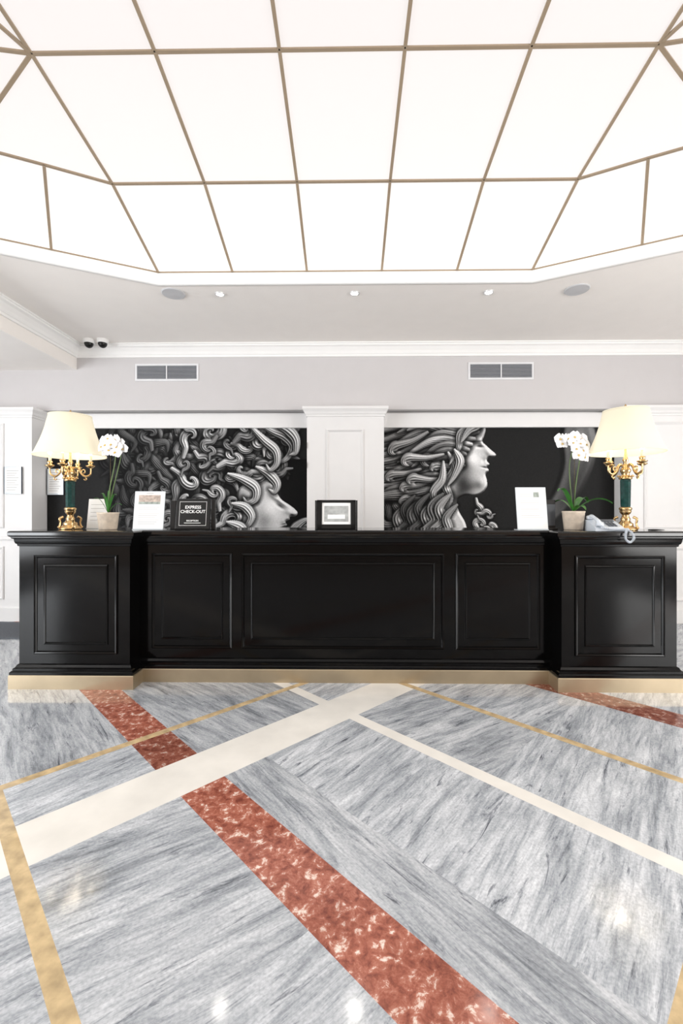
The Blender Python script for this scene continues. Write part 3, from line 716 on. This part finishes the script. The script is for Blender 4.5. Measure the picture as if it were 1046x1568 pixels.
pic1 = mat('printed_facade_photo', srgb(176, 160, 148), .5, var=.35, vscale=45)
pic2 = mat('printed_street_photo', srgb(150, 158, 150), .5, var=.4, vscale=30)
pic3 = mat('printed_grey_photo', srgb(168, 170, 168), .5, var=.25, vscale=22)
def leaflet(b, T, w, h):
    stand_feet(b, w, h, LE, M['acry'])
    trans(b, T, -w/2, w/2, -.003, .003, .004, h, M['acry'], .001); trans(b, T, -w/2+.004, w/2-.004, -.0045, -.003, .008, h-.004, M['paper'])
    trans(b, T, -w*.36, w*.36, -.0052, -.0045, h*.66, h*.90, pic1)
    trans(b, T, -w*.36, w*.36, -.0056, -.0052, h*.66, h*.72, pic2)
    for i in range(9): trans(b, T, -w*.34, w*(.34-.06*(i % 3)), -.0052, -.0045, h*(.58-i*.055), h*(.58-i*.055)+.0025, M['ink'])
    trans(b, T, -w*.12, w*.12, -.0052, -.0045, h*.935, h*.955, M['ink'])
page_stand('leaflet_stand', -1.562, 3.45, .24, .305, leaflet)
page_stand('leaflet_stand', 1.43, 3.45, .235, .335, lambda b, T, w, h: (stand_feet(b, w, h, LE, M['acry']), trans(b, T, -w/2, w/2, -.003, .003, .004, h, M['acry'], .001), trans(b, T, -w/2+.004, w/2-.004, -.0045, -.003, .008, h-.004, M['paper']),
      trans(b, T, w*.08, w*.26, -.0052, -.0045, h*.76, h*.88, pic2), [trans(b, T, -w*.36, w*(.05-.05*(i % 2)) if i < 4 else w*(.34-.05*(i % 3)), -.0052, -.0045, h*(.88-i*.05), h*(.88-i*.05)+.002, M['ink']) for i in range(13)]))
def card(b, T, w, h):
    stand_feet(b, w, h, LE, M['acry']); trans(b, T, -w/2, w/2, -.002, .002, .004, h, M['paper'], .001)
    for i in range(5): trans(b, T, -w*.36, w*.30, -.0028, -.002, h*(.8-i*.13), h*(.8-i*.13)+.003, M['ink'])
page_stand('information_card', -2.085, 3.66, .17, .25, card)
def ex(b, T, w, h):
    stand_feet(b, w, h, LE, M['bk'])
    trans(b, T, -w/2, w/2, -.010, .008, .004, h, M['bk'], .003)
    trans(b, T, -w/2+.028, w/2-.028, -.0112, -.010, .03, h-.024, M['chrome']); trans(b, T, -w/2+.031, w/2-.031, -.012, -.0112, .033, h-.027, M['bk'])
    trans(b, T, -w*.24, w*.24, -.0126, -.012, h*.20, h*.215, M['paper'])
    b.box(-w/2-.05, -w/2-.004, .02, .05, 0, h*.93, M['bk'], .003); b.box(w/2+.004, w/2+.035, .02, .05, 0, h*.97, M['bk'], .003)
E = page_stand('express_checkout_sign', -1.215, 3.46, .27, .245, ex)
def ltext(E, s, size, z, yoff=-.0128, name='lettering'):
    P = leanT() @ Vector((0, yoff, z)); text(name, s, size, P, (math.pi/2-LE, 0, 0), M['paper'], E)
ltext(E, 'EXPRESS', .034, .175); ltext(E, 'CHECK-OUT', .034, .140); ltext(E, 'RECEPTION', .018, .068)
def fr(b, T, w, h):
    stand_feet(b, w, h, LE, M['bk'])
    for x0, x1, z0, z1 in ((-w/2, w/2, .004, .040), (-w/2, w/2, h-.022, h), (-w/2, -w/2+.042, .004, h), (w/2-.042, w/2, .004, h)): trans(b, T, x0, x1, -.012, .006, z0, z1, M['bk'], .003)
    trans(b, T, -w/2+.02, w/2-.02, -.004, .004, .02, h-.01, M['paper'])
    trans(b, T, -w*.31, w*.31, -.0046, -.004, h*.26, h*.80, pic3); trans(b, T, -w*.22, w*.22, -.0052, -.0046, h*.36, h*.50, M['paper'])
    b.box(-w/2-.012, -w/2-.001, -.01, .05, 0, h*.98, M['bk'], .002); b.box(w/2+.001, w/2+.012, -.01, .05, 0, h*.98, M['bk'], .002)
page_stand('framed_picture', -.09, 3.50, .31, .235, fr)
b = B('document_holder')
b.box(1.56, 1.645, 3.54, 3.60, TOP, TOP+.235, M['bk'], .004); b.box(1.545, 1.655, 3.52, 3.62, TOP, TOP+.012, M['bk'], .002); b.box(1.565, 1.64, 3.533, 3.54, TOP+.03, TOP+.20, M['phoned'], .002); b.done()

# ------------------------------------------------------------------ telephone
P0 = empty('desk_telephone', (1.905, 3.325, TOP)); P0.rotation_euler = (0, 0, -.12)
b = B('body')
sec = [(-.09, 0), (.10, 0), (.10, .075), (.085, .08), (-.08, .028), (-.09, .02)]
vs = [(sx_*.098, y_, z_) for sx_ in (-1, 1) for y_, z_ in sec]; n = 6
b.add(vs, [tuple(range(6)), tuple(range(11, 5, -1))]+[(i, i+6, (i+1) % 6+6, (i+1) % 6) for i in range(6)], M['phone'])
T = Matrix.Translation((0, 0, .056)) @ Matrix.Rotation(math.atan2(.052, .165), 4, 'X')
for r_ in range(4):
    for c_ in range(3): b.box(.0+c_*.022, .016+c_*.022, -.075+r_*.024, -.06+r_*.024, .001, .006, M['phoned'], .001, T=T)
b.box(.0, .085, .035, .075, .001, .004, M['phoned'], .001, T=T); b.done(P0)
b = B('handset')
b.tube([(-.065, -.085, .050), (-.066, -.05, .075), (-.067, 0, .092), (-.068, .05, .106), (-.068, .085, .098)], [.016, .014, .013, .014, .016], M['phone'], seg=14)
b.lathe([(.020, -.012), (.026, -.008), (.026, .008), (.018, .016)], M['phone'], c=(-.065, -.082, .047), seg=20); b.lathe([(.020, -.014), (.026, -.008), (.026, .008), (.018, .014)], M['phone'], c=(-.068, .083, .097), seg=20); b.done(P0)
b = B('coiled_cord')
base = [Vector(p) for p in ((-.065, -.10, .03), (.0, -.105, .013), (.05, -.108, .013), (.085, -.118, .013), (.115, -.145, -.002), (.130, -.155, -.045), (.103, -.156, -.075), (.075, -.156, -.050), (.083, -.145, -.002), (.11, -.112, .013), (.115, -.08, .013), (.108, -.04, .013), (.095, .0, .013))]
cp_ = catmull(base, 26); hel = []
for i, p_ in enumerate(cp_):
    t_ = (cp_[min(i+1, len(cp_)-1)]-cp_[max(i-1, 0)]).normalized(); u_ = t_.cross(Vector((0, .3, 1))).normalized(); w_ = t_.cross(u_)
    hel.append(p_+(u_*math.cos(i*1.5)+w_*math.sin(i*1.5))*.0075)
b.tube(hel, .0026, M['phone'], seg=5, sub=0); b.done(P0)
b = B('pen'); b.tube([(2.225, 3.32, TOP+.006), (2.33, 3.30, TOP+.006)], [.005, .006, .005, .002], M['bk'], sub=4); b.done()

b = B('rug'); b.box(-5.4, -3.0, 4.45, 5.10, 0.0, .012, M['rug'], .004); b.done()

# ------------------------------------------------------------------ lights
def area(name, loc, rot, sx_, sy_, e, col):
    l = bpy.data.lights.new(name, 'AREA'); l.shape = 'RECTANGLE'; l.size = sx_; l.size_y = sy_; l.energy = e; l.color = col
    o = bpy.data.objects.new(name, l); COL.objects.link(o); o.location = loc; o.rotation_euler = rot
for a_, c_ in WINS:  # added fill lamps behind the unseen side openings, tuned for room brightness
    y = (a_+c_)/2
    area('window_daylight', (XL-.05, y, 1.55), (0, -90*D2R, 0), 2.3, 2.2, 215, (.94, .97, 1))
    area('window_daylight', (XR+.05, y, 1.55), (0, 90*D2R, 0), 2.3, 2.2, 180, (1, .985, .96))
w = bpy.data.worlds.new('daylight'); bpy.context.scene.world = w; w.use_nodes = True
w.node_tree.nodes['Background'].inputs[0].default_value = (.88, .93, 1, 1); w.node_tree.nodes['Background'].inputs[1].default_value = 0.8

# ------------------------------------------------------------------ camera
cd = bpy.data.cameras.new('camera'); cam = bpy.data.objects.new('camera', cd); COL.objects.link(cam)
cd.sensor_width = 36; cd.lens = 36*680/1568; cd.clip_start = .02
cam.location = (0, 0, 1.288); cam.rotation_euler = (math.pi/2, 0, .8*D2R)
sc = bpy.context.scene; sc.camera = cam
sc.view_settings.view_transform = 'Standard'; sc.view_settings.look = 'None'; sc.view_settings.exposure = 0.2
